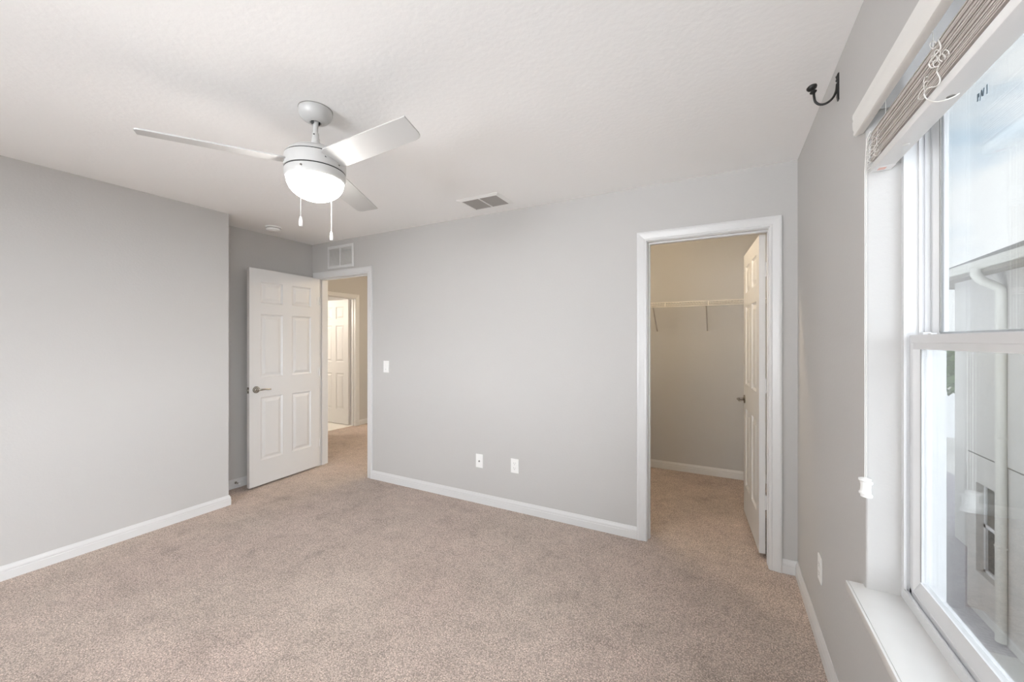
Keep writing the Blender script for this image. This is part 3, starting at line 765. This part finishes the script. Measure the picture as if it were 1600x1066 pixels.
bm = nb(); lathe(bm, [(.0001, -.0145), (.0022, -.0145), (.0022, -.0135), (.0048, -.0135), (.0048, -.0075), (.0075, -.0070), (.0075, -.005), (.0001, -.005)], 18, (0, 0, -.002), 'Y'); link('coax_connector', bm, 'shadowmetal', cp, True)
for z in (-.042, .042):
    bm = nb(); lathe(bm, [(.0001, -.0066), (.0030, -.0064), (.0030, -.005), (.0001, -.005)], 12, (0, 0, z), 'Y'); link('screw', bm, 'plastic', cp)
sw = plate('light_switch', (-2.898, YB, 1.124), 0, 'white rocker light switch on the wall right of the bedroom doorway', 'light switch')
bm = nb(); v = [(-.0165, -.0050, -.0335), (.0165, -.0050, -.0335), (.0165, -.0100, -.0335), (-.0165, -.0100, -.0335), (-.0165, -.0050, .0335), (.0165, -.0050, .0335), (.0165, -.0064, .0335), (-.0165, -.0064, .0335), (-.0165, -.0070, 0), (.0165, -.0070, 0)]
vv = [bm.verts.new(p) for p in v]
for f in ((0, 1, 2, 3), (4, 5, 6, 7), (3, 2, 9, 8), (8, 9, 6, 7), (0, 3, 8, 7, 4), (1, 2, 9, 6, 5)): bm.faces.new([vv[i] for i in f])
link('rocker', bm, 'plastic', sw)
bm = nb(); box(bm, -.004, .004, -.0098, -.0085, -.027, -.024); link('indicator', bm, 'shadowmetal', sw)

# curtain holdback hook beside the window
hk = empty('curtain_hook', (XR, 1.905, 2.335), 'black iron curtain holdback hook high on the window wall', 'hook')
def hl(name, bm, smooth=True): return link(name, bm, 'black', hk, smooth)
bm = nb(); pr = [(0, -.046), (-.003, -.046), (-.006, -.030), (-.0065, 0), (-.005, .034), (-.007, .040), (-.007, .050), (-.003, .056), (0, .056)]
r = [[bm.verts.new((x, y, z)) for x, z in pr] for y in (-.008, .008)]
n = len(pr)
for k in range(n): bm.faces.new((r[0][k], r[0][(k + 1) % n], r[1][(k + 1) % n], r[1][k]))
bm.faces.new(r[0]); bm.faces.new(r[1]); hl('back_plate', bm, False)
for z in (.030, .044):
    bm = nb(); lathe(bm, [(.0001, -.0105), (.004, -.009), (.005, -.006), (.0001, -.004)], 12, (0, 0, z), 'X'); hl('screw', bm)
bm = nb(); pts = spline([(-.005, 0, .018), (-.008, 0, -.008), (-.017, 0, -.030), (-.032, 0, -.044), (-.048, 0, -.048), (-.062, 0, -.043), (-.072, 0, -.030), (-.0755, 0, -.012), (-.0765, 0, .004)], 7)
tube(bm, pts, .0042, 12); hl('arm', bm)
bm = nb(); lathe(bm, [(.0001, .000), (.007, .001), (.0115, .005), (.0115, .008), (.006, .011), (.006, .014), (.014, .018), (.0175, .024), (.0170, .029), (.010, .034), (.0001, .0355)], 24)
bmesh.ops.rotate(bm, verts=bm.verts, cent=(0, 0, 0), matrix=Matrix.Rotation(math.radians(-14), 3, 'Y')); bmesh.ops.translate(bm, verts=bm.verts, vec=(-.0765, 0, .002)); hl('knob', bm)

# wire closet shelf
SZ = 1.757; SYF = 4.205
sh = empty('wire_shelf', ((XCL + XR) / 2, YC, SZ), 'white coated wire shelf with diagonal braces on the closet back wall', 'shelf')
off = Vector(((XCL + XR) / 2, YC, SZ))
def sl(name, bm, m, smooth=True, parent=None):
    bmesh.ops.translate(bm, verts=bm.verts, vec=-off); return link(name, bm, m, parent or sh, smooth)
X0, X1 = XCL + .004, XR - .004
bm = nb()
for (y, z, r) in ((SYF, SZ, .0032), (SYF - .003, SZ - .041, .0032), (SYF + .155, SZ - .003, .0028), (YC - .006, SZ - .003, .0032)): tube(bm, [(X0, y, z), (X1, y, z)], r, 8)
sl('rail', bm, 'wire')
bm = nb(); x = X0 + .012
while x < X1:
    tube(bm, [(x, YC - .004, SZ + .001), (x, SYF, SZ + .003), (x, SYF - .004, SZ - .002), (x, SYF - .006, SZ - .041)] if False else [(x, YC - .004, SZ + .001), (x, SYF - .002, SZ + .001)], .0013, 5)
    x += .0254
sl('deck_wires', bm, 'wire').__setitem__('kind', 'stuff')
for x in (-1.50, -1.14, -.42 - .085, -.135 - .093 + .11, .30):
    bm = nb(); box(bm, x - .004, x + .004, SYF - .007, SYF + .001, SZ - .045, SZ + .004, .001); sl('rail_clip', bm, 'wire', False)
for x in (-1.45, -.622, -.137):
    bm = nb(); a = Vector((x, SYF + .004, SZ - .043)); b = Vector((x, YC - .002, 1.480)); d = (b - a)
    w = .0055; t = .004; sd_ = Vector((1, 0, 0)); up_ = d.normalized().cross(sd_)
    v = [bm.verts.new(p + sd_ * sx * w + up_ * sz * t) for p in (a, b) for sx, sz in ((-1, -1), (1, -1), (1, 1), (-1, 1))]
    for f in ((0, 1, 2, 3), (4, 5, 6, 7), (0, 1, 5, 4), (1, 2, 6, 5), (2, 3, 7, 6), (3, 0, 4, 7)): bm.faces.new([v[i] for i in f])
    box(bm, x - .007, x + .007, YC - .004, YC, 1.462, 1.496)
    sl('brace', bm, 'brace', False)

# spring door stop on the alcove baseboard
ds = empty('door_stop', (XA + .0125, 2.045, .052), 'small spring door stop on the baseboard behind the open bedroom door', 'door stop')
bm = nb(); lathe(bm, [(.0001, 0), (.011, 0), (.011, .004), (.006, .010), (.0001, .010)], 16, (0, 0, 0), 'X'); link('mount', bm, 'nickel', ds, True)
bm = nb(); pts = [(.008 + .050 * i / 90, .0050 * math.cos(i * .75), .0050 * math.sin(i * .75)) for i in range(91)]; tube(bm, pts, .0011, 6); link('spring', bm, 'nickel', ds, True)
bm = nb(); lathe(bm, [(.0001, .056), (.0075, .056), (.0080, .066), (.0065, .072), (.0001, .072)], 16, (0, 0, 0), 'X'); link('rubber_tip', bm, 'plastic', ds, True)

# ------------------------------------------------------------------ lamps of the neighbouring rooms
def bulb(name, loc, power, col, rad):
    l = bpy.data.lights.new(name, 'POINT'); l.energy = power; l.color = col; l.shadow_soft_size = rad
    o = bpy.data.objects.new(name, l); COL.objects.link(o); o.location = loc; return o
bulb('closet_bulb', (-0.62, 3.10, 2.37), 18.0, (1.0, 0.80, 0.54), .03)
bulb('bathroom_bulb', (-6.35, 3.30, 1.85), 38.0, (1.0, 0.88, 0.74), .09)
bulb('hall_bulb', (-3.0, 4.45, 2.30), 38.0, (1.0, 0.81, 0.56), .09)

# ------------------------------------------------------------------ outside: the house next door
GZ = -3.5; NX = 4.0
struct('ground', bx(XR + .172, 60, -40, 70, GZ - .3, GZ), 'concrete')  # pale colour added to the ground to bounce light indoors
struct('paver_walk', bx(1.2, 7.4, 9.0, 26, GZ, GZ + .012), 'paver')
nh = empty('neighbor_house', (NX + 3, 5, GZ), 'beige stucco two storey house next door seen through the window', 'house')
noff = Vector((NX + 3, 5, GZ))
def nl(name, bm, m, parent=None, smooth=False):
    bmesh.ops.translate(bm, verts=bm.verts, vec=-noff); return link(name, bm, m, parent or nh, smooth)
NW0, NW1, NWZ0, NWZ1 = 9.33, 10.14, -2.72, -1.14
bm = wall_grid(0, NX, NX + .2, [2.4, NW0, NW1, 10.42], [GZ, NWZ0, NWZ1, -.655], {(1, 1)})
box(bm, NX + .2, NX + 7, 10.22, 10.42, GZ, -.64); box(bm, NX + .03, NX + 7, 2.4, 10.42, -.66, -.60); box(bm, NX + 1.1, NX + 3, 10.42, 13.85, GZ, -.64)
lw = nl('ground_floor_wall', bm, 'stucco')
bm = nb(); box(bm, NX - .012, NX + 7, 2.4, 10.83, -.63, 2.55)
uw = nl('upper_wall', bm, 'stucco')
bm = nb(); box(bm, NX - .020, NX - .005, 5.0, 8.75, -2.4, -.80, .01); nl('wall_panel', bm, 'stuccotrim', lw)
bm = nb()
for (a, b, c, d) in ((NW0, NW0 + .045, NWZ0, NWZ1), (NW1 - .045, NW1, NWZ0, NWZ1), (NW0, NW1, NWZ0, NWZ0 + .05), (NW0, NW1, NWZ1 - .05, NWZ1), (NW0, NW1, -1.93, -1.87)): box(bm, NX + .10, NX + .15, a, b, c, d)
nf = nl('window', bm, 'vinyl', lw)
nl('ground_floor_glass', bx(NX + .135, NX + .14, NW0, NW1, NWZ0, -1.9), 'darkglass', lw)
nl('insect_screen', bx(NX + .125, NX + .13, NW0, NW1, -1.9, NWZ1), 'screen', lw)
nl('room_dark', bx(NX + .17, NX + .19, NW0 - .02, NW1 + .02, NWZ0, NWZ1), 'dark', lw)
# roof, eave
OV = .30; GX = NX - OV
bm = nb(); ridge = NX + 3.6; rz = 2.66 + (ridge - GX) * .47
ry0, ry1 = 2.0, 12.0
v = [bm.verts.new(p) for p in ((GX - .02, ry0, 2.66), (GX - .02, ry1, 2.66), (ridge, ry1 - 3.9, rz), (ridge, ry0 + 3.6, rz), (NX + 7.3, ry1, 2.66), (NX + 7.3, ry0, 2.66))]
bm.faces.new((v[0], v[1], v[2], v[3])); bm.faces.new((v[1], v[4], v[2])); bm.faces.new((v[2], v[4], v[5], v[3])); bm.faces.new((v[0], v[3], v[5])); bm.faces.new((v[0], v[1], v[4], v[5]))
nl('roof', bm, 'shingle')
bm = nb(); box(bm, GX + .02, NX, ry0, ry1 - .05, 2.49, 2.52); box(bm, NX, NX + 7, 10.83, ry1 - .05, 2.49, 2.52); nl('soffit', bm, 'soffit')
bm = nb(); box(bm, GX, GX + .025, ry0, ry1, 2.48, 2.66); box(bm, GX, NX + 7.2, ry1 - .03, ry1, 2.48, 2.66); nl('fascia', bm, 'soffit')
bm = nb(); gp = [(GX, 2.54), (GX - .05, 2.54), (GX - .07, 2.57), (GX - .075, 2.60), (GX - .095, 2.63), (GX - .10, 2.665), (GX, 2.665)]
r = [[bm.verts.new((x, y, z)) for x, z in gp] for y in (ry0, ry1)]
for k in range(7): bm.faces.new((r[0][k], r[0][(k + 1) % 7], r[1][(k + 1) % 7], r[1][k]))
bm.faces.new(r[0]); bm.faces.new(r[1]); nl('gutter', bm, 'gutter')
bm = nb(); yd = 9.27
tube(bm, spline([(GX - .04, yd, 2.56), (GX - .04, yd, 2.46), (GX + .02, yd, 2.36), (NX - .16, yd, 2.28), (NX - .075, yd, 2.20), (NX - .062, yd, 2.05), (NX - .062, yd, 1.8)], 6) + [Vector((NX - .062, yd, -3.45))], .066, 12)
for z in (1.55, -.2, -1.95): box(bm, NX - .12, NX - .005, yd - .062, yd + .062, z, z + .03)
nl('downspout', bm, 'gutter', smooth=True)

# far things between the houses
fh = empty('house', (8.0, 28.0, GZ), 'pale distant house at the end of the gap between the houses', 'house')
link('walls', bx(-6, 6, 0, 6, 0, 3.0), 'farwall', fh)
bm = nb(); v = [bm.verts.new(p) for p in ((-6.4, -.4, 2.95), (6.4, -.4, 2.95), (6.4, 6.4, 2.95), (-6.4, 6.4, 2.95), (-3, 3, 4.4), (3, 3, 4.4))]
for f in ((0, 1, 5, 4), (1, 2, 5), (2, 3, 4, 5), (3, 0, 4), (0, 1, 2, 3)): bm.faces.new([v[i] for i in f])
link('roof', bm, 'shingle', fh)
link('garage_door', bx(-1.5, 2.5, -.06, 0, 0, 2.2), 'vinyl', fh)
def tree(x, y, h, rad, label):
    t = empty('tree', (x, y, GZ), label, 'tree')
    bm = nb(); tube(bm, [(0, 0, 0), (.05, 0, h * .3), (0, .05, h * .62)], [.16, .12, .07], 8); link('trunk', bm, 'bark', t, True)
    bm = nb()
    for k in range(420):
        a = random.uniform(0, 6.283); zz = random.gauss(0, .42); q = max(0, 1 - zz * zz) ** .5 * random.uniform(.55, 1.0)
        c = Vector((math.cos(a) * q * rad, math.sin(a) * q * rad, h * .74 + zz * h * .28)); s = random.uniform(.18, .34)
        n = Vector((random.uniform(-1, 1), random.uniform(-1, 1), random.uniform(-.3, 1))).normalized(); u = n.orthogonal().normalized(); w = n.cross(u)
        bm.faces.new([bm.verts.new(c + u * s * p + w * s * q2 * .6) for p, q2 in ((-1, 0), (-.3, -.8), (.6, -.5), (1, 0), (.4, .8), (-.5, .6))])
    link('foliage', bm, 'leaf', t)
tree(9.6, 25.0, 4.9, 1.3, 'green tree standing in front of the distant house')
